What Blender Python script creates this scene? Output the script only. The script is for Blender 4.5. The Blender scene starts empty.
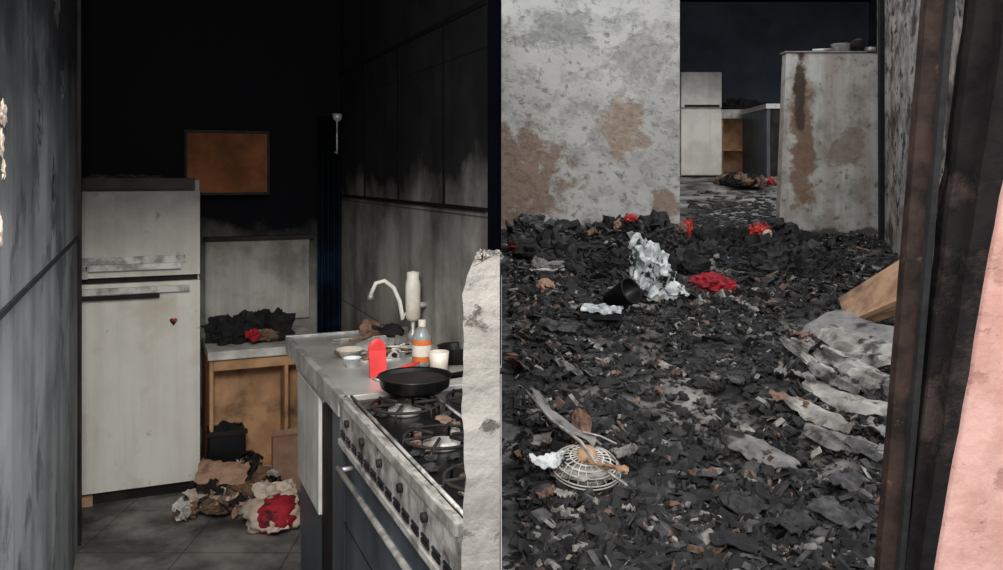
import bpy, bmesh, math, random
from mathutils import Vector, Matrix, noise, Euler
random.seed(7)
F=850.0; CX=501.5; HZ=175.0; CH=1.6; SL=0.106
TH=math.atan(0.425); C=math.cos(TH); S=math.sin(TH)
def k2w(u,v): return (u*C-v*S, u*S+v*C)
def w2k(X,Y): return (X*C+Y*S, -X*S+Y*C)
# --- surveying helpers: where a sight line meets a real horizontal / vertical surface
def kf(x,y,z=0.0):
    Y=F*(CH-z)/(y-HZ); return w2k((x-CX)/F*Y,Y)
def kv(x,y,v):
    t=(x-CX)/F; u=(v*S+t*v*C)/(C-t*S); Y=u*S+v*C
    return u, CH-(y-HZ)/F*Y
def smooth(t): t=max(0,min(1,t)); return t*t*(3-2*t)
def G(X,Y):
    g=SL*Y
    k=1-smooth((Y-8.6)/.5)
    n=noise.noise(Vector((X*1.3,Y*1.3,.3)))*.06+noise.noise(Vector((X*5,Y*5,2.3)))*.035+noise.noise(Vector((X*13,Y*13,4.3)))*.018
    heap=.19*math.exp(-((Y-8.1)/.75)**2)*smooth((3.1-X)/.6)*(.7+.9*noise.noise(Vector((X*2.2,Y*2.2,5))))
    heap+=.12*math.exp(-((X-1.95)**2+(Y-4.5)**2)/.5)
    heap+=.10*math.exp(-((X-.1)**2/.3+(Y-5.8)**2/2.))
    return g+(n+heap)*k
def yd(x,y):
    Y=F*CH/(y-(HZ-F*SL)); X=(x-CX)/F*Y
    return X,Y
# ---------------------------------------------------------------- materials
def L(c):
    return tuple(((v/255)/12.92 if v/255<=.04045 else ((v/255+.055)/1.055)**2.4) for v in c)+(1,)
def pm(name,c1,c2=None,scale=6,rough=.75,metal=0,bump=.2,c3=None,s3=2,t3=(.55,.62),soot=None,spots=(),t=(.42,.6),tile=None,trans=0,sootc=(7,8,12),detail=8,streak=None,c4=None,s4=12,t4=(.58,.64),spec=None,namp=.45):
    m=bpy.data.materials.new(name); m.use_nodes=True; nt=m.node_tree; N=nt.nodes; K=nt.links
    b=N['Principled BSDF']; b.inputs['Roughness'].default_value=rough; b.inputs['Metallic'].default_value=metal
    if trans: b.inputs['Transmission Weight'].default_value=trans
    geo=N.new('ShaderNodeNewGeometry'); tc=N.new('ShaderNodeTexCoord')
    P=geo.outputs['Position']
    def nz(s,d=8,vec=P,off=0):
        n=N.new('ShaderNodeTexNoise'); n.inputs['Scale'].default_value=s; n.inputs['Detail'].default_value=d; n.inputs['Roughness'].default_value=.62
        K.new(vec,n.inputs['Vector']); return n.outputs['Fac']
    def mr(v,a,b_,c=0,d=1):
        r=N.new('ShaderNodeMapRange'); r.inputs[1].default_value=a; r.inputs[2].default_value=b_; r.inputs[3].default_value=c; r.inputs[4].default_value=d
        K.new(v,r.inputs[0]); return r.outputs[0]
    def mix(f,a,bb):
        x=N.new('ShaderNodeMix'); x.data_type='RGBA'; K.new(f,x.inputs[0])
        if isinstance(a,tuple): x.inputs[6].default_value=a
        else: K.new(a,x.inputs[6])
        if isinstance(bb,tuple): x.inputs[7].default_value=bb
        else: K.new(bb,x.inputs[7])
        return x.outputs[2]
    def ma(op,a,bb):
        x=N.new('ShaderNodeMath'); x.operation=op
        for i,q in enumerate((a,bb)):
            if isinstance(q,(int,float)): x.inputs[i].default_value=q
            else: K.new(q,x.inputs[i])
        return x.outputs[0]
    c2=c2 or tuple(v*.75 for v in c1)
    n1=nz(scale,detail)
    col=mix(mr(n1,*t),L(c1),L(c2))
    h=n1
    if c3:
        f3=mr(nz(s3,9),*t3); col=mix(f3,col,L(c3)); h=ma('SUBTRACT',h,ma('MULTIPLY',f3,.5))
    if c4:
        f4=mr(nz(s4,12),*t4); col=mix(f4,col,L(c4)); h=ma('SUBTRACT',h,ma('MULTIPLY',f4,.4))
    if streak:   # vertical runs of soot water
        mp=N.new('ShaderNodeMapping'); K.new(P,mp.inputs[0]); mp.inputs['Scale'].default_value=(1,1,.06)
        fs=mr(nz(streak[1],6,mp.outputs[0]),.45,.75,0,streak[2]); col=mix(fs,col,L(streak[0]))
    if tile:
        br=N.new('ShaderNodeTexBrick'); br.offset=0
        mp=N.new('ShaderNodeMapping'); K.new(tc.outputs['Object'],mp.inputs[0]); mp.inputs['Rotation'].default_value=tile[2]
        K.new(mp.outputs[0],br.inputs['Vector'])
        br.inputs['Scale'].default_value=1; br.inputs['Brick Width'].default_value=tile[0]; br.inputs['Row Height'].default_value=tile[1]
        br.inputs['Mortar Size'].default_value=.004; br.inputs['Mortar Smooth'].default_value=.3
        col=mix(ma('MULTIPLY',br.outputs['Fac'],.65),col,L((28,28,30)))
    for (cen,rad,cc) in spots:
        vs=N.new('ShaderNodeVectorMath'); vs.operation='SUBTRACT'; K.new(P,vs.inputs[0]); vs.inputs[1].default_value=cen
        vd=N.new('ShaderNodeVectorMath'); vd.operation='DIVIDE'; K.new(vs.outputs[0],vd.inputs[0]); vd.inputs[1].default_value=rad
        vl=N.new('ShaderNodeVectorMath'); vl.operation='LENGTH'; K.new(vd.outputs[0],vl.inputs[0])
        d=ma('ADD',vl.outputs['Value'],mr(nz(4.2,12),0,1,-1.4,1.4))
        f=mr(d,.7,1.05,.85,0); col=mix(f,col,mix(mr(nz(14,6),.35,.7),L(cc),L(tuple(v*.78 for v in cc))))
        h=ma('SUBTRACT',h,ma('MULTIPLY',f,.5))
    if soot:
        sx=N.new('ShaderNodeSeparateXYZ'); K.new(P,sx.inputs[0])
        z=ma('ADD',sx.outputs[2],mr(nz(1.8,8),0,1,-namp,namp))
        col=mix(mr(z,soot[0],soot[1],0,soot[2] if len(soot)>2 else 1),col,L(sootc))
    K.new(col,b.inputs['Base Color'])
    if bump:
        bp=N.new('ShaderNodeBump'); bp.inputs['Strength'].default_value=bump; bp.inputs['Distance'].default_value=.03; K.new(h,bp.inputs['Height']); K.new(bp.outputs[0],b.inputs['Normal'])
    if soot and soot[0]<2: b.inputs['Specular IOR Level'].default_value=.1
    if spec is not None: b.inputs['Specular IOR Level'].default_value=spec
    return m
# ---------------------------------------------------------------- builder
class B:
    def __init__(s,name,loc=(0,0,0),frame='W',rot=0,scale=1):
        s.name=name; s.frame=frame; s.rz=(TH if frame=='K' else 0)+rot; s.sc=scale
        s.loc=(k2w(loc[0],loc[1])+(loc[2],)) if frame=='K' else loc
        s.v=[];s.f=[];s.m=[];s.sm=[];s.mats=[]
    def add(s,vs,fs,mat,sm=False,M=None):
        if mat not in s.mats: s.mats.append(mat)
        i=s.mats.index(mat); o=len(s.v)
        for p in vs:
            p=Vector(p)
            if M: p=M@p
            s.v.append(tuple(p*s.sc))
        for f in fs: s.f.append(tuple(o+q for q in f)); s.m.append(i); s.sm.append(sm)
    def box(s,x0,x1,y0,y1,z0,z1,mat,M=None):
        vs=[(x,y,z) for z in (z0,z1) for y in (y0,y1) for x in (x0,x1)]
        s.add(vs,[(0,2,3,1),(4,5,7,6),(0,1,5,4),(2,6,7,3),(0,4,6,2),(1,3,7,5)],mat,M=M)
    def prism(s,bot,top,mat):
        n=len(bot); s.add(list(bot)+list(top),[tuple(range(n))[::-1],tuple(range(n,2*n))]+[(i,(i+1)%n,n+(i+1)%n,n+i) for i in range(n)],mat)
    def tube(s,pts,r,mat,seg=10,r1=None):
        pts=[Vector(p) for p in pts]; n=len(pts); vs=[];fs=[]
        for i,p in enumerate(pts):
            d=(pts[min(i+1,n-1)]-pts[max(i-1,0)]).normalized()
            a=d.orthogonal().normalized() if i==0 else (a-d*a.dot(d)).normalized()
            b=d.cross(a); rr=r if r1 is None else r+(r1-r)*i/(n-1)
            for k in range(seg):
                t=2*math.pi*k/seg; vs.append(p+(a*math.cos(t)+b*math.sin(t))*rr)
        for i in range(n-1):
            for k in range(seg): fs.append((i*seg+k,i*seg+(k+1)%seg,(i+1)*seg+(k+1)%seg,(i+1)*seg+k))
        fs.append(tuple(range(seg))[::-1]); fs.append(tuple(range((n-1)*seg,n*seg)))
        s.add(vs,fs,mat,True)
    def lathe(s,prof,mat,c=(0,0,0),seg=28,M=None):
        vs=[];fs=[];n=len(prof)
        for r,z in prof:
            for k in range(seg):
                t=2*math.pi*k/seg; vs.append((c[0]+r*math.cos(t),c[1]+r*math.sin(t),c[2]+z))
        for i in range(n-1):
            for k in range(seg): fs.append((i*seg+k,i*seg+(k+1)%seg,(i+1)*seg+(k+1)%seg,(i+1)*seg+k))
        s.add(vs,fs,mat,True,M)
    def blob(s,c,r,mat,amp=.35,fr=2.2,seed=0,sub=4,flat=None,sm=False,M=None):
        bm=bmesh.new(); bmesh.ops.create_icosphere(bm,subdivisions=sub,radius=1); vs=[]
        for v in bm.verts:
            p=v.co; q=p*fr+Vector((seed*7.1,seed*3.3,seed))
            d=1+amp*noise.noise(q)+amp*.6*abs(noise.noise(q*2.4))+amp*.25*noise.noise(q*5)
            w=Vector((p.x*d*r[0],p.y*d*r[1],p.z*d*r[2]))
            if flat is not None: w.z=max(w.z,-flat)
            vs.append(w+Vector(c))
        fs=[tuple(v.index for v in f.verts) for f in bm.faces]; bm.free(); s.add(vs,fs,mat,sm,M)
    def sheet(s,c,ln,wd,rot,mat,curl=0,taper=0,amp=.01,th=.004,seed=0,nx=16,ny=7):
        M=Matrix.Translation(c)@Euler(rot).to_matrix().to_4x4(); vs=[];fs=[]
        for side in (0,1):
            for j in range(ny+1):
                for i in range(nx+1):
                    t=i/nx*2-1; w=j/ny*2-1; ww=wd/2*math.sqrt(max(.02,1-taper*abs(t)**2.2))
                    ww*=1+.35*noise.noise(Vector((t*2.6,1.5*(1 if w>0 else -1),seed*1.7)))
                    z=curl*(1-w*w)*wd + amp*noise.noise(Vector((t*3,w*2,seed*5.3)))*2
                    z+=curl*.4*(t*t)*ln
                    e=1+.16*noise.noise(Vector((t*9,w*5,seed)))
                    vs.append((t*ln/2*e,w*ww*(1+.1*noise.noise(Vector((t*11,w,seed)))),z+side*th))
        n=(nx+1)*(ny+1)
        for j in range(ny):
            for i in range(nx):
                a=j*(nx+1)+i; fs.append((a,a+nx+1,a+nx+2,a+1)); fs.append((n+a,n+a+1,n+a+nx+2,n+a+nx+1))
        ed=[j for j in range(nx+1)]+[(k)*(nx+1)+nx for k in range(1,ny+1)]+[ny*(nx+1)+i for i in range(nx-1,-1,-1)]+[k*(nx+1) for k in range(ny-1,0,-1)]
        for q in range(len(ed)):
            a=ed[q]; b=ed[(q+1)%len(ed)]; fs.append((a,b,n+b,n+a))
        s.add(vs,fs,mat,False,M)
    def done(s,bevel=0,clip=False):
        me=bpy.data.meshes.new(s.name); me.from_pydata(s.v,[],s.f)
        for m in s.mats: me.materials.append(m)
        for p,i,sm in zip(me.polygons,s.m,s.sm): p.material_index=i; p.use_smooth=sm
        ob=bpy.data.objects.new(s.name,me); bpy.context.collection.objects.link(ob)
        ob.location=s.loc; ob.rotation_euler=(0,0,s.rz)
        if clip:
            Mi=(Matrix.Translation(s.loc)@Matrix.Rotation(s.rz,4,'Z')).inverted()
            co=Mi@Vector((-.035,0,0)); no=Mi.to_3x3()@Vector((1,0,0))
            bm=bmesh.new(); bm.from_mesh(me)
            bmesh.ops.bisect_plane(bm,geom=bm.verts[:]+bm.edges[:]+bm.faces[:],plane_co=co,plane_no=no,clear_outer=True)
            be=[e for e in bm.edges if e.is_boundary]
            if be: bmesh.ops.holes_fill(bm,edges=be,sides=0)
            bm.to_mesh(me); bm.free()
        if bevel:
            md=ob.modifiers.new('bevel','BEVEL'); md.width=bevel; md.segments=2; md.limit_method='ANGLE'; md.angle_limit=.7
        me.update(); return ob
# ================================================================ MATERIALS
STK=((60,56,50),7,.55)
M_kwallB=pm('soot_wall',(170,169,162),(130,127,120),scale=3,soot=(.75,1.35),bump=.15,c3=(90,84,76),s3=2.5,streak=STK,sootc=(5,6,11))
M_kwallR=pm('soot_tile_wall',(182,180,174),(146,143,138),scale=3,soot=(1.05,1.62,.97),tile=(.6,.55,(math.pi/2,0,math.pi/2)),bump=.08,streak=((70,66,62),7,.6),sootc=(5,6,11),c3=(120,115,108),s3=2.2,t3=(.5,.7))
M_kwallL=pm('soot_wall_painted',(184,187,188),(150,154,157),scale=2.5,soot=(1.05,2.0,.95),bump=.25,sootc=(20,20,23),streak=((92,96,100),5,.75),c3=(122,125,127),s3=3)
M_peel=pm('plaster_peel',(222,206,190),(190,165,145),scale=9)
M_ceil=pm('soot_black',(4,5,11),(3,3,7),bump=.2,scale=4,spec=.02,rough=1)
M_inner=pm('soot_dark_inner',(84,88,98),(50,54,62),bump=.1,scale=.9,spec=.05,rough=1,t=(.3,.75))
M_kfloor=pm('concrete_tile_floor',(138,135,131),(88,86,83),scale=4,tile=(.45,.45,(0,0,0)),rough=.7,c3=(46,44,43),s3=2.2,t3=(.46,.66))
M_fr=pm('fridge_enamel',(240,237,227),(230,226,215),scale=2.5,soot=(1.00,1.50,.90),namp=.22,rough=.45,bump=.01,sootc=(44,38,34),c3=(200,187,165),s3=3,t3=(.52,.78),streak=((160,140,114),15,.22),c4=(122,104,84),s4=9,t4=(.64,.72),spec=.4)
M_frdark=pm('burnt_fridge_trim',(46,41,38),(28,26,25),rough=.7,spec=.2)
M_soottrim=pm('sooty_trim',(14,14,18),(9,9,13),rough=.9,spec=.1)
M_silver=pm('sooty_metal',(205,202,196),(135,132,126),metal=.35,rough=.4,scale=12,bump=.1)
M_steel=pm('stainless',(206,206,203),(150,150,148),metal=.3,rough=.4,scale=8,bump=.05,c3=(104,98,90),s3=5,t3=(.6,.72))
M_steel2=pm('stainless_sooty',(192,188,183),(124,120,116),metal=.25,rough=.4,scale=14,bump=.1,c3=(58,52,47),s3=9,t3=(.54,.64))
M_gran=pm('counter_steel_top',(204,203,198),(182,180,174),scale=3,rough=.35,bump=.02,metal=.35,c3=(140,131,119),s3=4,t3=(.54,.76))
M_white=pm('dirty_white',(225,223,216),(182,178,170),scale=6,bump=.08,streak=STK)
M_leg=pm('painted_white_leg',(232,231,226),(206,203,196),scale=4,bump=.05,c3=(140,135,126),s3=5,t3=(.58,.74),streak=((120,116,110),9,.5))
M_whiteP=pm('white_plastic',(228,225,213),(200,190,176),rough=.4,bump=0)
M_glassdark=pm('oven_glass',(70,78,88),(46,52,60),rough=.4,bump=0,scale=3,streak=((120,126,130),8,.4))
M_black=pm('black_enamel',(20,20,22),(12,12,13),rough=.35,bump=.05)
M_char=pm('char',(17,17,18),(34,32,32),scale=14,rough=.9,bump=.4)
M_wood=pm('orange_board',(140,88,54),(108,66,40),scale=5,rough=.8,bump=.05,soot=(1.3,2.2,.85),spec=.1)
M_wood2=pm('cabinet_board',(206,160,118),(170,128,92),scale=5,rough=.7,bump=.05,c3=(100,76,58),s3=4,t3=(.55,.72))
M_card=pm('cardboard',(184,146,122),(150,115,94),scale=5,c3=(96,74,62),s3=6,t3=(.6,.7))
M_red=pm('red_cloth',(176,30,46),(126,18,32),scale=10,rough=.8,c3=(74,20,26),s3=16)
M_redp=pm('red_plastic',(222,58,56),(198,44,42),rough=.4,bump=0)
M_redb=pm('burnt_red',(206,54,48),(140,32,30),rough=.7,scale=14,c3=(40,24,24),s3=13,t3=(.53,.6),c4=(190,160,150),s4=20,t4=(.62,.66))
M_cream=pm('bag_plastic',(224,208,190),(182,162,144),scale=8,rough=.5)
M_brown=pm('paper_brown',(132,102,80),(86,66,53),scale=8,rough=.8)
M_blue=pm('blue_plastic',(76,112,144),(50,74,96),rough=.5)
M_bluedk=pm('dark_blue',(24,50,72),(12,22,32),rough=.6,soot=(.7,1.4),sootc=(4,7,12))
M_glass=pm('grimy_glass',(180,188,186),(138,142,140),rough=.15,bump=0,trans=.4)
M_orange=pm('orange_label',(214,120,60),(190,96,44),rough=.5,bump=0)
WY=9.07
def ws(x,y,Y=WY): return ((x-CX)/F*Y, Y, CH-(y-HZ)/F*Y)
M_bw=pm('peeling_whitewash',(204,203,198),(186,185,180),scale=2,t=(.35,.65),bump=.5,c3=(162,161,156),s3=4.5,t3=(.48,.66),detail=15,c4=(146,144,139),s4=11,t4=(.55,.67),
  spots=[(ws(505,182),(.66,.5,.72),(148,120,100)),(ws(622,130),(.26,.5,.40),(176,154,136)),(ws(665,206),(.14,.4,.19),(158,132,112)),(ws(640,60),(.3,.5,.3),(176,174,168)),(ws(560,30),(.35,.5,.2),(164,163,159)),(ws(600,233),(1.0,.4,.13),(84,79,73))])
M_lw=pm('peeling_whitewash_rust',(208,206,200),(188,185,177),scale=4,t=(.4,.62),bump=.4,c3=(166,161,153),s3=4,t3=(.48,.66),detail=15,c4=(138,133,125),s4=11,t4=(.57,.68),streak=((122,92,70),3.2,.75),
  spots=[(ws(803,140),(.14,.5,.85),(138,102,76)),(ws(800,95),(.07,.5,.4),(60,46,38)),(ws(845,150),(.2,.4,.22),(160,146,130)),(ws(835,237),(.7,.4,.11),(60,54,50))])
M_sw=pm('peeling_plaster',(186,180,172),(140,134,127),scale=6,t=(.44,.56),bump=.5,c3=(84,77,71),s3=2.6,t3=(.5,.6),detail=14,c4=(44,40,38),s4=7,t4=(.55,.61))
M_ground=pm('ash_ground',(42,41,41),(84,82,80),scale=9,t=(.4,.7),bump=1,rough=.9,c3=(162,159,154),s3=1.7,t3=(.5,.70),detail=15,c4=(16,16,16),s4=16,t4=(.52,.58))
M_gfl=pm('dusty_floor',(158,156,152),(116,113,110),scale=1.4,bump=.15,c3=(52,50,50),s3=2.2,t3=(.44,.66),rough=.95,spec=.1)
M_f1=pm('flake_black',(22,22,23),(40,39,39),scale=20,rough=.75,bump=.2)
M_f2=pm('flake_grey',(60,58,58),(32,32,33),scale=18,rough=.8,bump=.2)
M_f3=pm('flake_ash',(164,160,154),(104,101,97),scale=18,rough=.9)
M_f4=pm('flake_brown',(140,112,96),(86,68,58),scale=18,rough=.9)
M_f5=pm('flake_slate',(88,86,87),(48,47,49),scale=18,rough=.8)
M_sheet=pm('burnt_sheet',(178,174,168),(130,126,121),scale=5,c3=(70,66,64),s3=6,t3=(.52,.62),rough=.7,c4=(40,38,37),s4=10,t4=(.6,.66))
M_sheet2=pm('burnt_grey_sheet',(142,139,137),(96,94,93),scale=6,c3=(48,46,45),s3=6,rough=.7)
M_tan=pm('scorched_board',(206,166,132),(160,124,98),scale=6,c3=(74,58,48),s3=2.2,t3=(.52,.68))
M_postb=pm('rusted_frame',(60,46,41),(32,26,24),scale=10,rough=.8,bump=.3,c4=(92,72,61),s4=14,t4=(.6,.66),spec=.2)
M_postk=pm('charred_jamb',(30,26,26),(13,11,12),scale=7,rough=.9,bump=.6,c3=(60,50,47),s3=5,t3=(.56,.66),spec=.2)
M_pink=pm('pink_plaster',(218,172,160),(200,150,138),scale=9,bump=.4,detail=12,c3=(182,134,122),s3=8)
M_pill=pm('rough_pillar',(148,144,137),(122,118,112),scale=7,bump=.6,c3=(98,92,85),s3=5,detail=12,c4=(80,74,67),s4=14,t4=(.57,.63))
M_cyan=pm('melted_plastic',(226,229,229),(160,168,170),scale=12,rough=.3,c3=(34,34,36),s3=10,t3=(.53,.57))
# ================================================================ KITCHEN SHELL
b=B('floor',(0,0,0),'W'); b.prism([(-4,-1,-.1),(-.05,-1,-.1),(-.05,5.6,-.1),(-4,7,-.1)],[(-4,-1,0),(-.05,-1,0),(-.05,5.6,0),(-4,7,0)],M_kfloor); o=b.done()
b=B('wall_back',(0,0,0),'K'); b.box(-.6,1.3,5.15,5.25,0,2.9,M_kwallB); b.done()
b=B('wall_right',(1.14,3.96,1.45),'K'); b.box(-.02,.02,-1.2,1.2,-1.45,1.45,M_kwallR)
b.box(-.030,-.02,-1.2,1.2,.02,.035,M_soottrim)
for vv in (-.75,-.1,.55): b.box(-.025,-.02,vv,vv+.02,.035,.75,M_soottrim)
b.box(-.025,-.02,-1.2,1.2,.75,.77,M_soottrim); b.box(-.02,.02,-1.206,-1.2,-1.45,1.45,M_ceil); b.done()
b=B('wall_left',(0,0,0),'K')
b.box(-.33,-.25,1.3,4.15,0,2.9,M_kwallL); b.box(-.6,-.33,4.1,5.2,0,2.9,M_kwallL)
b.box(-.25,-.243,1.3,4.15,1.325,1.338,M_char)
b.box(-.25,-.236,4.09,4.155,0,2.9,M_frdark)
for i,(v,z,rv,rz) in enumerate([(1.92,1.72,.035,.022),(1.90,1.66,.025,.025),(1.93,1.61,.014,.02),(1.885,1.49,.012,.03),(3.1,2.2,.1,.09),(3.3,1.9,.07,.05),(2.6,1.75,.04,.06),(3.0,1.55,.03,.1)]):
    b.blob((-.25,v,z),(.004,rv,rz),M_peel if i<4 else M_f5,amp=.8,seed=z,sub=4)
b.done()
b=B('ceiling',(0,0,0),'K'); b.prism([(-.6,1.9,2.9),(.85,1.95,2.9),(1.2,2.75,2.9),(1.2,5.2,2.9),(-.6,5.2,2.9)],[(-.6,1.9,3),(.85,1.95,3),(1.2,2.75,3),(1.2,5.2,3),(-.6,5.2,3)],M_ceil); b.done()
# dividing wall between kitchen and yard
b=B('wall_divider'); b.box(-.045,-.002,3.0,WY-.01,0,3.3,M_ceil); b.box(-.03,-.002,1.62,3.0,0,.93,M_pill); b.done()
# rough broken wall end
b=B('plaster_pillar'); bx=[];n=90;fs=[]
for i in range(n+1):
    z=1.455*i/n
    q=lambda a:noise.noise(Vector((a,z*7,0)))*.005+noise.noise(Vector((a,z*24,3)))*.004+noise.noise(Vector((a,z*55,3)))*.002
    top=max(0,(z-1.38)/.075)
    xl=-.067+q(1)+.022*top*top
    bx+= [(xl,1.49+q(2),z-(.012 if i==n else 0)),(-.003,1.5,z+ (0.008 if i==n else 0)),(-.003,1.61,z),(xl+q(5),1.61,z)]
for i in range(n):
    for k in range(4): fs.append((i*4+k,i*4+(k+1)%4,i*4+4+(k+1)%4,i*4+4+k))
fs.append((3,2,1,0)); fs.append((n*4,n*4+1,n*4+2,n*4+3)); b.add(bx,fs,M_pill)
for i in range(5): b.blob((-.036+i*.007,1.55,1.452),(.009,.03,.009),M_pill,amp=.9,seed=i,sub=3)
b.done()
# ================================================================ KITCHEN OBJECTS
b=B('refrigerator',(-.012,4.55,0),'K')
b.box(-.305,.29,.05,.58,.04,1.575,M_fr); b.box(-.305,.29,0,.048,.06,1.07,M_fr); b.box(-.305,.29,0,.048,1.10,1.52,M_fr)
b.box(-.305,.265,-.005,.59,1.53,1.585,M_frdark); b.box(-.28,.28,.03,.06,1.065,1.105,M_frdark); b.box(-.26,.26,.03,.5,0,.05,M_frdark)
b.box(-.27,.2,-.03,0,1.135,1.165,M_silver); b.box(-.27,-.22,-.03,0,1.10,1.16,M_silver); b.box(-.25,.22,-.012,.01,1.165,1.20,M_steel2)
b.box(-.25,.24,-.028,0,1.02,1.05,M_silver); b.box(-.25,.1,-.032,-.02,.995,1.015,M_frdark)
for dx,rr in((-.008,.011),(.008,.011)): b.blob((.165+dx,-.003,.875),(rr,.004,rr),M_redb,amp=0,sub=2)
b.prism([(.147,-.006,.872),(.183,-.006,.872),(.183,0,.872),(.147,0,.872)],[(.164,-.006,.848),(.166,-.006,.848),(.166,0,.848),(.164,0,.848)],M_frdark)
b.box(-.29,-.2,.0,.03,-.0,.045,M_tan)
for i in range(14): b.blob((random.uniform(-.25,.22),random.uniform(.05,.3),1.588),(random.uniform(.02,.05),.03,random.uniform(.006,.018)),random.choice([M_char,M_f2,M_frdark]),amp=.8,seed=i,sub=2)
b.done(.010)
u0,z1=kv(186,133,5.14); u1,z0=kv(265,192,5.14)
b=B('overhead_cabinet',(0,0,0),'K'); b.box(u0,u1,5.04,5.149,z0,z1,M_wood); b.box(u0-.015,u1+.015,5.03,5.149,z1,z1+.014,M_char); b.box(u0-.015,u1+.015,5.03,5.149,z0-.014,z0,M_char)
b.box(u0-.012,u0,5.03,5.149,z0,z1,M_char); b.box(u1,u1+.012,5.03,5.149,z0,z1,M_char); b.done(.003)
b=B('low_cupboard',(0,0,0),'K')
b.box(.315,.9,4.55,5.14,.655,.70,M_white); b.box(.325,.345,4.58,5.13,0,.655,M_wood2); b.box(.87,.89,4.58,5.13,0,.655,M_wood2)
b.box(.345,.87,4.72,4.74,0,.655,M_wood2); b.box(.345,.87,4.6,4.72,.02,.05,M_wood2); b.box(.70,.72,4.57,4.72,.0,.60,M_wood2)
b.box(.345,.87,4.575,4.59,.595,.655,M_wood2); b.done(.003)
b=B('burnt_clothes_heap',(.52,4.82,.70),'K')
for i in range(14):
    b.blob((random.uniform(-.13,.24),random.uniform(-.12,.1),.055),(.07,.06,.07),[M_char,M_char,M_f1][i%3],amp=.8,seed=i+1,sub=3,flat=.05)
b.blob((.03,-.17,.055),(.028,.03,.025),M_red,amp=.9,seed=4,sub=3,flat=.045); b.blob((.10,-.15,.045),(.05,.03,.03),M_brown,amp=.8,seed=9,sub=3,flat=.04)
b.done()
b=B('backsplash_board',(0,0,0),'K'); b.box(.34,.93,5.12,5.149,.75,1.22,pm('bs',(206,203,196),(160,156,148),scale=3,soot=(.85,1.5,.9),streak=STK)); b.box(.33,.95,5.10,5.149,1.22,1.245,M_frdark); b.done(.003)
b=B('hanging_curtain',(1.03,5.07,0),'K'); vs=[];fs=[]
for i in range(25):
    for z in (0.02,1.95): vs.append((-.06+i*.006,.02*math.sin(i*1.1),z))
for i in range(24): fs.append((2*i,2*i+2,2*i+3,2*i+1))
b.add(vs,fs,M_bluedk,True); o=b.done(); md=o.modifiers.new('s','SOLIDIFY'); md.thickness=.004
u,z=kv(337,120,4.98)
b=B('hanging_ladle',(u,4.98,0),'K'); b.tube([(0,0,z-.2),(0,0,z)],.005,M_steel2); b.lathe([(0,-.02),(.026,0),(.030,.03),(.027,.03),(.022,.0),(0,-.012)],M_steel,(0,-.01,z+.005)); b.tube([(0,0,z-.19),(.0,.17,z-.19)],.003,M_silver); b.done()
b=B('kitchen_counter',(0,0,0),'K')
b.box(.584,.74,2.67,3.72,.86,.90,M_gran); b.box(1.02,1.118,2.67,3.72,.86,.90,M_gran); b.box(.74,1.02,2.67,3.12,.86,.90,M_gran); b.box(.74,1.02,3.58,3.72,.86,.90,M_gran)
b.box(.575,.60,2.67,3.73,.835,.905,M_steel); b.box(.575,1.118,3.715,3.735,.84,.91,M_steel)
b.box(.74,1.02,3.12,3.58,.78,.79,M_steel); b.box(.73,.746,3.12,3.58,.78,.908,M_silver); b.box(1.014,1.03,3.12,3.58,.78,.908,M_silver); b.box(.74,1.02,3.112,3.126,.78,.908,M_silver); b.box(.74,1.02,3.574,3.59,.78,.908,M_silver)
b.box(.588,.64,3.06,3.5,.38,.80,M_leg); b.box(.60,.64,3.02,3.5,.0,.38,M_glassdark); b.box(.64,1.1,3.50,3.54,0,.84,M_leg); b.box(.63,1.1,3.54,3.7,.0,.3,M_steel2)
b.box(.592,.64,2.67,2.84,0,.84,M_glassdark); b.box(.600,.64,2.84,3.06,0,.84,M_frdark); b.box(.590,.62,2.99,3.55,.80,.84,M_steel)
b.box(.615,1.1,2.68,3.0,0,.1,M_frdark)
b.done(.003,clip=True)
b=B('gas_stove',(0,0,0),'K'); V0,V1=1.58,2.66
b.box(.60,1.11,V0,V1,0,.86,M_glassdark); b.box(.586,1.115,V0,V1,.86,.885,M_black)
b.box(.578,.60,V0,V1,.765,.905,M_steel2); b.box(.572,.582,V0,V1,.885,.91,M_silver); b.box(.572,.582,V0,V1,.755,.772,M_silver)
for i in range(14):
    v=V0+.03+i*.075
    b.box(.5735,.579,v,v+.05,.785,.795,M_black); b.box(.5735,.579,v,v+.05,.80,.806,M_black)
for i in range(5):
    v=V0+.2+i*.19; b.tube([(.58,v,.85),(.566,v,.85)],.011,M_frdark,14)
b.tube([(.56,V0+.03,.70),(.56,V1-.06,.70)],.009,M_silver)
for v in (V0+.05,V1-.08): b.tube([(.56,v,.70),(.6,v,.70)],.007,M_silver)
b.box(.592,.6,V0+.02,V1-.03,.15,.66,M_glassdark); b.box(.59,.6,V0,V1,.10,.115,M_silver); b.box(.591,.6,V0,V1,.5,.506,M_black)
for cu in (.73,.97):
    for cv in (1.8,2.12,2.46):
        b.lathe([(0,.0),(.05,.0),(.05,.012),(.03,.018),(0,.018)],M_steel2,(cu,cv,.886),20)
        for k in range(6):
            a=k*math.pi/3; b.tube([(cu+.03*math.cos(a),cv+.03*math.sin(a),.915),(cu+.105*math.cos(a),cv+.105*math.sin(a),.915),(cu+.108*math.cos(a),cv+.108*math.sin(a),.886)],.0045,M_frdark,6)
        b.tube([(cu+.1*math.cos(t*math.pi/12),cv+.1*math.sin(t*math.pi/12),.912) for t in range(25)],.0045,M_frdark,6)
for u in (.61,.85,1.09): b.tube([(u,V0,.905),(u,V1-.02,.905)],.005,M_steel2,6)
for i in range(90): b.blob((random.uniform(.6,1.05),random.uniform(1.6,2.6),.893),(.016,.011,.008),random.choice([M_f4,M_f3,M_f1,M_f2]),amp=.8,seed=i,sub=2)
b.done(0,clip=True)
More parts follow.
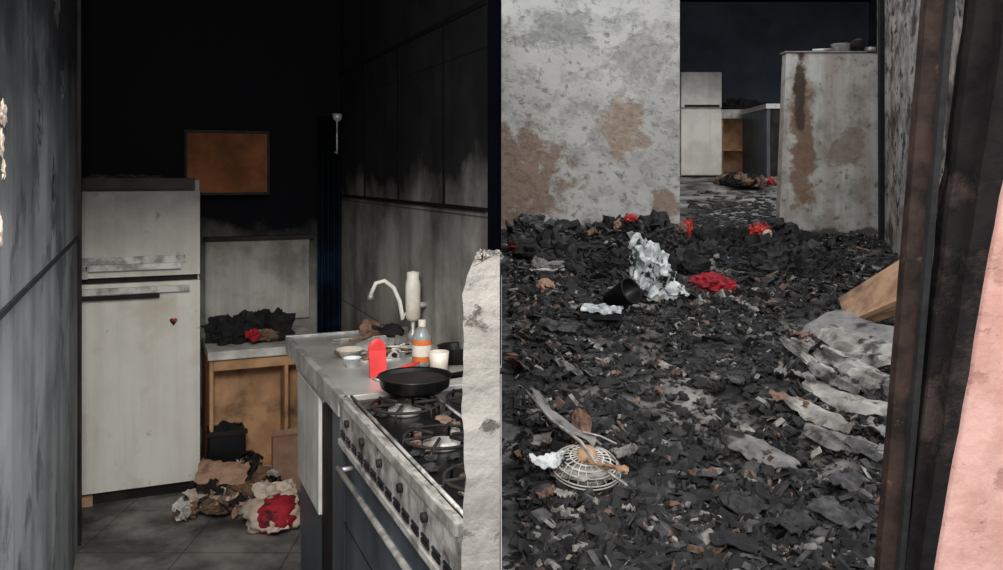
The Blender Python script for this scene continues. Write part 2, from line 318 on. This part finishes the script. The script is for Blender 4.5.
u,v=kf(415,391,.92)
b=B('frying_pan',(u,v,.919),'K',scale=.86); b.lathe([(0,0),(.095,0),(.125,.02),(.132,.055),(.137,.06),(.128,.056),(.118,.022),(0,.012)],M_black)
b.tube([(.12,-.03,.05),(.2,-.08,.07),(.3,-.13,.075)],.011,M_black); b.tube([(-.127,.0,.05),(-.15,0.02,.055),(-.127,.05,.05)],.005,M_silver)
b.lathe([(.119,.045),(.06,.047),(0,.048)],M_frdark); b.done()
def kitem(name,x,y,z=.9):
    u,v=kf(x,y,z); return B(name,(u,v,z),'K')
b=kitem('dish_soap_bottle',422,366); b.lathe([(0,0),(.034,0),(.036,.01),(.036,.06),(.036,.11),(.02,.14),(.012,.148)],M_glass); b.lathe([(.0365,.02),(.0365,.10)],M_orange); b.lathe([(.037,.04),(.037,.08)],M_whiteP); b.lathe([(.014,.146),(.014,.17),(0,.17)],M_whiteP); b.done()
b=kitem('white_cup',439,371); b.lathe([(0,0),(.03,0),(.036,.07),(.033,.07),(.027,.006),(0,.006)],M_whiteP); b.done()
b=kitem('red_spatula',379,378); b.prism([(-.03,0,0),(.03,0,0),(.03,.012,0),(-.03,.012,0)],[(-.032,.02,.09),(.03,.02,.09),(.03,.03,.09),(-.032,.03,.09)],M_redp)
b.blob((0,.028,.09),(.032,.008,.042),M_redp,amp=0,sub=3); b.tube([(.0,.0,.008),(.16,.05,.03)],.006,M_redp); b.done(.003)
b=kitem('metal_bowl',350,358); b.lathe([(0,0),(.03,0),(.055,.035),(.057,.037),(.051,.034),(.028,.006),(0,.006)],M_whiteP); b.done()
b=kitem('wooden_spoon',368,338); b.tube([(-.09,-.06,.008),(.09,.03,.012)],.006,M_brown); b.blob((.11,.035,.02),(.035,.028,.02),M_brown,amp=.4,sub=3,flat=.018); b.blob((.02,.06,.028),(.04,.03,.04),M_brown,amp=.6,seed=3,sub=3,flat=.027); b.done()
b=kitem('scorched_pot',455,362); b.lathe([(0,0),(.06,0),(.065,.06),(.068,.062),(.06,.058),(.055,.005),(0,.005)],M_black); b.tube([(.064,0,.05),(.09,0,.055),(.09,.03,.055),(.06,.03,.05)],.004,M_black); b.done()
b=kitem('burnt_kettle',392,335); b.lathe([(0,0),(.05,0),(.055,.02),(.03,.045),(.01,.05),(0,.055)],M_char); b.tube([(-.05,0,.03),(-.09,0,.045)],.008,M_char); b.done()
b=kitem('steel_cutlery',398,352)
for i in range(7): a=i*.5; b.tube([(-.07*math.cos(a),-.05*math.sin(a),.006+i*.002),(.07*math.cos(a),.05*math.sin(a),.008+i*.003)],.005,[M_silver,M_brown,M_steel2][i%3],6)
b.done()
b=kitem('burnt_utensil_clutter',375,356)
for i in range(30):
    x=random.uniform(-.12,.16); y=random.uniform(-.08,.12)
    if i%3==0: b.tube([(x,y,.008),(x+random.uniform(-.07,.07),y+random.uniform(-.05,.05),.014)],.004,random.choice([M_silver,M_frdark,M_brown]),6)
    else: b.blob((x,y,.009),(random.uniform(.01,.025),random.uniform(.008,.018),.01),random.choice([M_char,M_brown,M_f2,M_whiteP,M_redp if i==4 else M_f4]),amp=.7,seed=i,sub=2,flat=.008)
b.done()
b=kitem('plastic_tub',352,366); b.lathe([(0,0),(.028,0),(.034,.03),(.036,.032),(.031,.03),(.026,.005),(0,.005)],M_cyan); b.done()
b=B('faucet_filter',(1.06,3.45,0),'K')
b.lathe([(0,.985),(.02,.985),(.032,1.0),(.032,1.14),(.026,1.165),(.026,1.19),(0,1.195)],M_whiteP); b.tube([(0,0,1.05),(.058,0,1.05)],.012,M_silver)
P=[(-.03,312),(-.045,318),(-.058,300),(-.085,286),(-.125,279),(-.16,281),(-.182,292)]
b.tube([(p[0],0,CH-(p[1]-HZ)/F*3.6) for p in P],.009,M_whiteP); b.tube([(-.182,0,1.105),(-.184,0,1.085)],.012,M_silver)
b.lathe([(0,.90),(.022,.90),(.022,.93),(.01,.95),(.01,1.0)],M_silver); b.done()
def kfl(name,x,y,z=0): 
    u,v=kf(x,y,z); return B(name,(u,v,z),'K')
b=kfl('rice_sack',275,528)
b.blob((0,0,.07),(.13,.10,.085),M_cream,amp=.35,seed=2,flat=.068,sm=True); b.blob((.0,-.04,.08),(.095,.08,.075),M_red,amp=.25,seed=5,sm=True,flat=.075); b.sheet((.0,.05,.15),.2,.1,(.5,.1,.2),M_cream,curl=.1,amp=.02,seed=3); b.sheet((.0,-.115,.06),.08,.05,(1.2,0,.1),M_cream,curl=.05,amp=.004,seed=5); b.done()
b=kfl('black_crate',226,460,.13)
for (a) in [(-.09,.09,-.07,-.06),(-.09,.09,.06,.07),(-.09,-.08,-.07,.07),(.08,.09,-.07,.07)]: b.box(*a,-.12,.17,M_black)
b.box(-.09,.09,-.07,.07,0,.01,M_black); b.box(-.1,.1,-.08,-.06,.145,.17,M_frdark); b.blob((0,0,.13),(.075,.05,.06),M_char,amp=.6,seed=8,sub=3); b.done(.004)
b=kfl('cardboard_box',287,492); b.box(-.07,.09,0,.05,0,.28,M_card); b.box(-.07,.09,.0,.004,.28,.31,M_card,Matrix.Rotation(-.1,4,'X')); b.done(.003)
for (x,y,h) in ((268,440,.22),(250,443,.16)):
    b=kfl('glass_jar',x,y,.14); b.lathe([(0,-.14),(.035,-.14),(.04,-.08),(.04,h-.06),(.028,h-.03),(.028,h),(.032,h+.01)],M_glass); b.done()
b=kfl('garbage_pile',232,510)
ms=[M_brown,M_cream,M_card,M_char,M_brown,M_white,M_f4,M_frdark,M_brown,M_frdark,M_f2]
for i in range(170):
    x=random.gauss(0,.13); y=random.uniform(-.1,.38); x=max(-.24,min(.22,x))
    if y>.17 and x<.04: continue
    if x<-.15 and y>.05: continue
    hgt=.05+.10*smooth(y/.3)
    if i%3: b.sheet((x,y,.03+hgt*random.random()),random.uniform(.05,.13),random.uniform(.03,.09),(random.uniform(-.6,.6),random.uniform(-.4,.4),random.uniform(0,3)),random.choice(ms),curl=random.uniform(0,.25),amp=.02,seed=i,nx=8,ny=4)
    else: b.blob((x,y,.03+hgt*.5),(random.uniform(.02,.05),random.uniform(.02,.04),random.uniform(.02,.04)),random.choice(ms),amp=.8,seed=i,sub=3)
b.sheet((-.11,.02,.07),.2,.13,(.3,.1,.3),M_cream,curl=.1,seed=5); b.sheet((-.03,.12,.14),.24,.14,(.5,.1,-.3),M_card,curl=.1,seed=6); b.sheet((.08,-.02,.09),.2,.12,(.3,.1,.8),M_brown,curl=.1,seed=7)
b.done()
b=kfl('rolled_mat',335,590); b.tube([(-.03,.0,0.02),(-.07,.30,.28)],.022,M_blue,12); b.tube([(.0,.02,.02),(-.03,.32,.30)],.018,M_bluedk,12); b.done()
# ================================================================ YARD
b=B('ground'); vs=[];fs=[]; NX,NY=150,280
xs=[0+5.2*i/NX for i in range(NX+1)]; ys=[-.5+9.9*j/NY for j in range(NY+1)]
for y in ys:
    for x in xs: vs.append((x,y,G(x,y)))
for j in range(NY):
    for i in range(NX): a=j*(NX+1)+i; fs.append((a,a+1,a+NX+2,a+NX+1))
b.add(vs,fs,M_ground,True); b.done()
def ramp(b,x0,x1,y0,y1,z0,z1,mat,n=1):
    b.prism([(x0,y0,SL*y0+z0),(x1,y0,SL*y0+z0),(x1,y1,SL*y1+z0),(x0,y1,SL*y1+z0)],[(x0,y0,SL*y0+z1),(x1,y0,SL*y0+z1),(x1,y1,SL*y1+z1),(x0,y1,SL*y1+z1)],mat)
b=B('floor_inner'); ramp(b,0,7,8.95,17,-.1,.008,M_gfl); b.done()
dL=(680-CX)/F*WY; dR=(779-CX)/F*WY; lwR=(884-CX)/F*WY; g0=SL*WY
b=B('wall_far'); b.box(0,dL,WY,WY+.16,g0-.15,4.0,M_bw); b.done(.01)
b=B('wall_low'); zt=ws(0,53)[2]; 
b.prism([(dR,WY,g0-.1),(lwR,WY,g0-.1),(lwR,WY+.15,g0-.1),(dR,WY+.15,g0-.1)],[(dR+.08,WY,zt),(lwR,WY,zt),(lwR,WY+.15,zt),(dR+.08,WY+.15,zt)],M_lw)
b.box(dR+.06,lwR,WY-.015,WY+.17,zt,zt+.02,M_sheet2); b.done(.012)
b=B('wall_side')
A=(lwR-.03,WY+.1); D=(2.75,4.3)
b.prism([(A[0],A[1],0),(D[0],D[1],0),(D[0]+.2,D[1],0),(A[0]+.5,A[1],0)],[(A[0],A[1],4.2),(D[0],D[1],4.2),(D[0]+.2,D[1],4.2),(A[0]+.5,A[1],4.2)],M_sw)
b.done()
b=B('charred_beam'); b.prism([(A[0]-.16,A[1]-.45,g0-.1),(A[0]-.10,A[1]-.45,g0-.1),(A[0]-.08,A[1]-.39,g0-.1),(A[0]-.16,A[1]-.39,g0-.1)],[(A[0]-.17,A[1]-.45,4.1),(A[0]-.13,A[1]-.45,4.1),(A[0]-.11,A[1]-.39,4.1),(A[0]-.17,A[1]-.39,4.1)],M_char); b.done()
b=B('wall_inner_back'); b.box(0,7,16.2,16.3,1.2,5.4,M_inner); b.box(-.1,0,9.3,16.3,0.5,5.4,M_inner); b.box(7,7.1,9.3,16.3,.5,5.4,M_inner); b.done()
b=B('ceiling_inner'); b.box(-.1,7.1,12.4,16.3,4.9,5.0,M_ceil); b.done()  # unseen roof, front part left open so daylight reaches floor and fridge
b=B('burnt_pots',(3.70,WY+.08,zt+.02)); b.lathe([(0,0),(.09,0),(.1,.08),(.105,.085),(.095,.08),(0,.01)],M_steel,(-.05,0,0)); b.lathe([(0,0),(.06,0),(.07,.12),(.05,.13),(0,.15)],M_frdark,(.14,0,0)); b.lathe([(0,0),(.05,0),(.06,.05),(0,.055)],M_silver,(.27,0,0)); b.tube([(-.35,0,.02),(-.12,0,.03)],.015,M_steel); b.done()
Yf=14.6; zf=SL*Yf
M_fr2=pm('fridge_enamel_grey',(230,226,216),(206,202,192),scale=2.5,rough=.5,bump=.02,soot=(2.75,3.4,.75),streak=((140,132,120),6,.4))
b=B('refrigerator',((702-CX)/F*Yf,Yf,zf)); b.box(-.36,.34,.05,.6,.03,1.83,M_fr2); b.box(-.36,.34,0,.045,.05,1.18,M_fr2); b.box(-.36,.34,0,.045,1.21,1.82,M_fr2); b.box(-.3,.3,-.02,0,1.22,1.26,M_frdark); b.box(-.32,.3,.05,.55,0,.04,M_frdark); b.done(.012)
b=B('shelf_unit',((744-CX)/F*15.2,15.2,SL*15.2)); b.box(-.42,.42,0,.6,1.0,1.16,M_white); b.box(-.4,-.36,.03,.6,0,1.0,M_wood2); b.box(.36,.4,.03,.6,0,1.0,M_wood2); b.box(-.36,.36,.35,.4,0,1.0,M_wood2); b.box(-.36,.36,.03,.35,.42,.46,M_wood2)
b.blob((0,.2,1.22),(.3,.15,.12),M_char,amp=.8,seed=3,flat=.06); b.done(.005)
Yc=13.6
b=B('worktop_cabinet',((776-CX)/F*Yc,Yc,SL*Yc)); b.box(-.16,.6,0,1.5,1.22,1.3,M_gran); b.box(-.14,-.08,.03,1.4,0,1.22,M_glassdark); b.box(-.08,.58,.03,.07,0,1.22,M_frdark); b.done(.005)
b=B('rubbish_heap',((742-CX)/F*13.5,13.4,SL*13.4+.01))
for i in range(46): b.blob((random.gauss(-.05,.2),random.gauss(-.1,.25),.06),(random.uniform(.04,.10),.08,random.uniform(.04,.12)),random.choice([M_char,M_char,M_brown,M_redb if i%9==0 else M_char,M_cream if i%6==0 else M_f4]),amp=.8,seed=i,sub=3,flat=.06)
b.done()
b=B('scattered_embers')
for i in range(520):
    Y=9.3+abs(random.gauss(0,1.8)); X=random.uniform(2.0,2.9)*Y/9
    if Y>13: continue
    r=random.uniform(.008,.035); b.blob((X,Y,SL*Y+.012),(r*1.5,r,r*.5),random.choice([M_f1,M_f2,M_f5,M_f1,M_f3 if i%4==0 else M_f1]),amp=.8,seed=i,sub=2)
b.done()
# charred debris field
b=B('charred_debris')
mats=[M_f1]*42+[M_f2]*32+[M_f5]*11+[M_f3]*7+[M_f4]*4
cnt=0
while cnt<40000:
    Y=random.uniform(2.3,8.95); X=random.uniform(.07,Y*.62)
    if X>.321*Y+1.05 or X>4.0: continue
    dens=.45+1.8*noise.noise(Vector((X*1.5,Y*1.5,9)))+.9*noise.noise(Vector((X*5,Y*5,3)))
    if X>3 and Y>8: dens*=.5
    if random.random()>max(dens,.06): continue
    cnt+=1
    s=random.choice([.005,.006,.008,.010,.013,.017,.022,.042])*random.uniform(.7,1.5)
    if Y>6: s*=1.35
    k=random.choice([4,4,5,3,6]); asp=random.uniform(.3,1)
    rot=Euler((random.gauss(0,.55),random.gauss(0,.55),random.uniform(0,6.3))).to_matrix()
    zz=G(X,Y)+random.random()*.02+s*.15; th=random.choice([.003,.006,.012,.02])*min(1,s/.015)
    ring=[]
    for i in range(k):
        a=2*math.pi*(i+random.uniform(-.3,.3))/k; rr=s*random.uniform(.6,1.25); ring.append((rr*math.cos(a),rr*math.sin(a)*asp))
    c=Vector((X,Y,zz)); vs=[c+rot@Vector((p[0],p[1],0)) for p in ring]+[c+rot@Vector((p[0]*.85,p[1]*.85,th)) for p in ring]
    fs=[tuple(range(k))[::-1],tuple(range(k,2*k))]+[(i,(i+1)%k,k+(i+1)%k,k+i) for i in range(k)]
    b.add(vs,fs,random.choice(mats))
b.done()
b=B('charred_heap')
for i in range(210):
    X=random.uniform(.2,3.0); Y=random.uniform(7.1,8.75)
    if X>1.9 and Y>8.4: continue
    r=random.uniform(.03,.13); b.blob((X,Y,G(X,Y)+.02),(r,r*random.uniform(.5,1),r*random.uniform(.4,1.2)),random.choice([M_f1,M_f2,M_char,M_f1,M_f5,M_f2,M_f4 if i%3==0 else M_f1]),amp=.9,seed=i,sub=3)
for i in range(240):
    Y=random.uniform(2.9,7.5); X=random.uniform(.14,.321*Y+.9)
    if i<70: X=random.uniform(.14,.8)
    r=random.uniform(.015,.06); b.blob((X,Y,G(X,Y)+.01),(r,r*.7,r*.5),random.choice([M_f1,M_f2,M_char,M_f5]),amp=.9,seed=i+200,sub=2)
b.done()
b=B('burnt_board_scraps')
def sh(x,y,ln,wd,yaw,pt,rl,mat,curl=.1,taper=.5,sd=0,dz=.05):
    X,Y=yd(x,y); b.sheet((X,Y,G(X,Y)+dz),ln,wd,(rl,pt,yaw),mat,curl=curl,taper=taper,seed=sd,amp=.012)
for a in [(868,362,.72,.32,-1.15,.05,.45,M_sheet2,.10,.1),(872,388,.62,.20,-1.2,.05,.5,M_sheet,.14,.4),(846,392,.5,.10,-1.1,-.1,.8,M_sheet,.25,.8),(830,386,.46,.09,-1.0,0,.4,M_sheet2,.25,.7),(812,378,.40,.08,1.3,.1,.2,M_sheet2,.25,.6),(802,376,.34,.07,-1.3,.1,.3,M_sheet,.25,.6),(852,428,.44,.12,-.8,.1,.4,M_sheet,.2,.7),(880,412,.4,.15,-.9,.1,.5,M_sheet2,.15,.4),
  (856,404,.52,.13,-1.3,.1,.6,M_sheet,.2,.5),(838,415,.36,.09,-1.25,.1,.3,M_sheet2,.2,.6),(822,402,.34,.07,-1.4,.1,.4,M_sheet,.25,.7),
  (838,352,.4,.07,-.9,.1,.5,M_sheet2,.2,.5),(805,408,.3,.07,.8,.1,.1,M_sheet2,.2,.5),(880,450,.3,.12,.9,.2,.3,M_sheet2,.15,.4),(872,468,.22,.09,-.9,.1,.2,M_f5,.1,.4),(822,440,.36,.12,-1.1,.1,.2,M_sheet,.15,.6),(790,425,.2,.07,-.9,.1,.2,M_f4,.1,.5),(800,352,.16,.10,.3,.2,.1,M_f4,.1,.3),(808,366,.12,.08,1.3,.2,.1,M_card,.1,.3),(778,345,.16,.08,.9,.2,.1,M_f5,.1,.3),
  (845,495,.2,.11,.7,.1,.1,M_f5,.1,.3),(742,515,.18,.12,.4,.1,.1,M_f2,.1,.3),(560,345,.26,.14,-.5,.1,.2,M_f5,.1,.3),(735,400,.16,.08,1,.1,.1,M_f5,.1,.3),(845,458,.34,.10,-.6,.1,.3,M_sheet2,.15,.5),(780,395,.26,.06,1.2,.1,.2,M_sheet2,.15,.5),
  (516,385,.16,.12,1.0,.5,.1,M_brown,.1,.3),(790,540,.2,.12,.8,.1,.1,M_f2,.1,.3),(840,530,.2,.12,-.9,.1,.1,M_f5,.1,.3),(735,560,.14,.16,1.4,.1,.1,M_f1,.1,.2),(575,380,.36,.07,-1.1,.1,.1,M_sheet2,.1,.5),(598,352,.16,.10,.4,.1,.1,M_sheet,.1,.3)]:
    sh(*a[:10],sd=a[0])
for i in range(130):
    x=random.uniform(530,875); y=random.uniform(300,560)
    sh(x,y,random.uniform(.04,.14),random.uniform(.02,.07),random.uniform(0,3),random.uniform(-.4,.4),random.uniform(-.4,.4),random.choice([M_f1,M_f2,M_f5,M_f2,M_f1,M_f3,M_f2,M_f4]),.15,.5,i,.025)
b.done()
b=B('metal_blade_scrap'); sh(759,467,.44,.12,-1.12,.05,.3,M_sheet2,.1,.92,3,.05); b.done()
X,Y=yd(602,330); b=B('burnt_book',(X,Y,G(X,Y)+.03),rot=-.2); b.box(-.13,.13,-.13,.13,0,.03,M_char); b.sheet((0.0,0,.045),.26,.24,(.05,.05,0),M_cyan,curl=.05,amp=.01); b.done()
b=B('scorched_plank')
def wp(x,y,Y): return Vector(((x-CX)/F*Y,Y,CH-(y-HZ)/F*Y))
q=[wp(838,298,5.75),wp(908,254,5.3),wp(915,292,4.95),wp(846,324,5.4)]
nn=(q[1]-q[0]).cross(q[3]-q[0]).normalized()*.03
b.prism([v+nn for v in q],q,M_tan)
q2=[wp(846,322,5.35),wp(915,292,4.93),wp(918,304,5.0),wp(850,327,5.42)]
b.prism([v+nn for v in q2],q2,M_tan); b.done(.004)
# electric fan remains
X,Y=yd(586,482); b=B('fan_wreck',(X,Y,G(X,Y)+.05),rot=.2,scale=1.12)
T=Matrix.Rotation(.25,4,'X')
for r,z in((.125,.0),(.11,.02),(.085,.032),(.06,.04),(.125,-.012)):
    b.tube([T@Vector((r*math.cos(t*math.pi/16),r*math.sin(t*math.pi/16),z)) for t in range(33)],.003,M_white,6)
for k in range(22):
    a=k*math.pi/11; b.tube([T@Vector((.03*math.cos(a),.03*math.sin(a),.045)),T@Vector((.085*math.cos(a+.1),.085*math.sin(a+.1),.034)),T@Vector((.126*math.cos(a+.2),.126*math.sin(a+.2),0))],.0022,M_white,5)
b.lathe([(0,.075),(.028,.07),(.036,.05),(.038,.02),(0,.01)],M_tan,M=T)
b.blob((0,0,-.01),(.11,.10,.025),M_sheet,amp=.5,seed=4,sub=3)
b.sheet((-.04,.21,.10),.40,.11,(.5,-.3,2.0),M_sheet2,curl=.12,taper=.85,seed=1)
b.sheet((.04,.19,.07),.26,.08,(-.4,-.2,1.3),M_brown,curl=.12,taper=.7,seed=11)
b.sheet((-.15,-.01,.03),.13,.07,(.3,0,.2),M_cyan,curl=.2,taper=.4,seed=2); b.sheet((.15,.03,.03),.12,.05,(.3,0,.5),M_sheet,curl=.2,taper=.4,seed=3)
b.tube([(-.14,.36,.19),(-.08,.18,.12),(-.02,.0,.09),(.0,-.12,.05),(.07,-.24,.01)],.006,M_silver,6); b.sheet((.01,-.14,.05),.3,.022,(.3,.15,1.85),M_tan,curl=.02,taper=.3,seed=6)
b.tube([(.01,.08,.1),(.1,.14,.06),(.15,.1,.04)],.004,M_silver,6); b.done()
def item(name,x,y,parts,dz=0):
    X,Y=yd(x,y); b=B(name,(X,Y,G(X,Y)+dz))
    for i,(c,r,m,amp) in enumerate(parts): b.blob(c,r,m,amp=amp,seed=x*.13+i,sub=4,flat=r[2]*.8,fr=3.2)
    return b.done()
item('red_cloth',711,296,[((0,0,.03),(.15,.11,.08),M_red,.4),((.09,-.05,.02),(.08,.06,.05),M_red,.5)])
item('red_toy',760,262,[((0,0,.17),(.09,.08,.08),M_redb,.3),((0.04,-.08,.15),(.04,.03,.04),M_cream,.3),((-.14,.03,.08),(.1,.08,.1),M_char,.5),((.16,0,.06),(.1,.08,.08),M_char,.5),((.03,.02,.06),(.12,.1,.07),M_f2,.5)])
item('burnt_doll',688,264,[((0,0,.19),(.045,.05,.10),M_redb,.3),((-.06,-.04,.2),(.045,.04,.05),M_f4,.4),((.08,0,.08),(.12,.08,.1),M_char,.5),((-.08,0,.06),(.1,.08,.09),M_f2,.5)])
item('burnt_toy',630,258,[((0,0,.12),(.09,.07,.09),M_char,.5),((.0,-.05,.2),(.055,.04,.04),M_redb,.3),((-.1,0,.13),(.045,.04,.06),M_card,.4),((.08,0,.1),(.05,.04,.07),M_f5,.5)])
item('scorched_cap',545,303,[((0,0,.05),(.07,.07,.07),M_card,.2),((0,-.08,.02),(.06,.06,.015),M_cream,.2)])
def shoe(x,y,m1,m2,rz):
    X,Y=yd(x,y); b=B('burnt_shoe',(X,Y,G(X,Y)+.04),rot=rz)
    b.blob((0,0,.02),(.14,.055,.022),m2,amp=.15,sub=4,flat=.02); b.blob((.05,0,.05),(.08,.05,.04),m1,amp=.3,seed=2,sub=4); b.blob((-.07,0,.065),(.06,.045,.06),m1,amp=.3,seed=3,sub=4); b.blob((-.06,0,.115),(.035,.025,.02),M_char,amp=.2,sub=3); b.done()
shoe(547,280,M_sheet2,M_white,.1); shoe(522,266,M_f2,M_redb,-.2); shoe(560,262,M_f2,M_f5,.5)
X,Y=yd(650,302); b=B('melted_plastic_bag',(X,Y,G(X,Y)))
b.blob((-.03,0,.22),(.12,.10,.22),M_cyan,amp=.5,seed=3,flat=.21); b.sheet((-.09,-.08,.3),.44,.12,(.4,1.1,.5),M_cyan,curl=.2,taper=.3,amp=.05,seed=4); b.sheet((.10,-.1,.18),.36,.12,(.3,1.0,-.4),M_cyan,curl=.2,taper=.4,amp=.05,seed=8)
b.sheet((.02,-.13,.07),.28,.14,(.2,.3,.2),M_cyan,curl=.2,taper=.4,amp=.05,seed=9); b.blob((.12,.08,.2),(.08,.07,.14),M_char,amp=.6,seed=6); b.blob((0,0.05,.42),(.08,.06,.07),M_char,amp=.7,seed=7,sub=3); b.done()
X,Y=yd(620,318); b=B('charred_bucket',(X,Y,G(X,Y)+.10)); R=Matrix.Rotation(.9,4,'Y')@Matrix.Rotation(.7,4,'X')
b.lathe([(0,-.10),(.07,-.10),(.09,.10),(.095,.11),(.085,.10),(.065,-.08),(0,-.08)],M_black,M=R); b.tube([R@Vector((.09*math.cos(t),.09*math.sin(t),.11+.0)) for t in [i*math.pi/12 for i in range(25)]],.008,M_frdark,6); b.done()
# ================================================================ DOOR FRAME NEAR
def slant(b,xlt,xrt,xlb,xrb,Y,dep,mat,zlo=.15,zhi=2.7,wav=0,sd=0,n=40):
    zt=CH+HZ/F*Y; zb=CH-(570-HZ)/F*Y
    def X(pt,pb,z): t=(z-zb)/(zt-zb); return ((pb+(pt-pb)*t)-CX)/F*Y
    vs=[];fs=[]
    for i in range(n+1):
        z=zlo+(zhi-zlo)*i/n; w1=wav*noise.noise(Vector((z*9,sd,0)))+wav*.6*noise.noise(Vector((z*31,sd,4))); w2=wav*noise.noise(Vector((z*9,sd,7)))
        vs+=[(X(xlt,xlb,z)+w1,Y,z),(X(xrt,xrb,z)+w2,Y,z),(X(xrt,xrb,z)+w2,Y+dep,z),(X(xlt,xlb,z)+w1,Y+dep,z)]
    for i in range(n):
        for k in range(4): fs.append((i*4+k,i*4+(k+1)%4,i*4+4+(k+1)%4,i*4+4+k))
    fs.append((3,2,1,0)); fs.append((n*4,n*4+1,n*4+2,n*4+3)); b.add(vs,fs,mat)
b=B('door_frame'); slant(b,927,952,880,903,1.9,.03,M_postb,wav=.001); slant(b,949,956,899,905,1.88,.03,M_char)
slant(b,976,1014,905,926,1.88,.05,M_postk,wav=.006,sd=2); slant(b,1008,1034,920,934,1.85,.06,M_postk,wav=.006,sd=5)
b.tube([(wp(972,95,1.92)),(wp(936,208,1.92))],.008,M_postb,8); b.done(.001)
b=B('wall_pink'); slant(b,1031,1300,932,1300,1.86,.12,M_pink,wav=.003,sd=5,n=80); b.done()
# ================================================================ LIGHT / CAMERA
w=bpy.data.worlds.new('World'); bpy.context.scene.world=w; w.use_nodes=True
w.node_tree.nodes['Background'].inputs[0].default_value=(.92,.95,1,1); w.node_tree.nodes['Background'].inputs[1].default_value=1.1
sd=bpy.data.lights.new('overcast_sun','SUN'); sd.energy=1.4; sd.angle=1.0; sd.color=(1,.97,.93)
so=bpy.data.objects.new('overcast_sun',sd); bpy.context.collection.objects.link(so); so.rotation_euler=Euler((.75,0.1,.15))
ad=bpy.data.lights.new('kitchen_fill_light','AREA'); ad.energy=52; ad.size=.6; ad.color=(1,.97,.92)  # added fill above the view, brightens the kitchen; no real lamp there
ao=bpy.data.objects.new('kitchen_fill_light',ad); bpy.context.collection.objects.link(ao); ao.location=(-.5,.7,2.4)
ao.rotation_euler=(Vector((-1.15,4.2,.4))-Vector(ao.location)).to_track_quat('-Z','Y').to_euler()
cd=bpy.data.cameras.new('camera'); cam=bpy.data.objects.new('camera',cd); bpy.context.collection.objects.link(cam)
cam.location=(0,0,CH); cam.rotation_euler=(math.pi/2,0,0); cd.sensor_width=36; cd.lens=36*F/1003; cd.shift_y=-110/1003; cd.clip_start=.05
bpy.context.scene.camera=cam
bpy.context.scene.view_settings.view_transform='Standard'
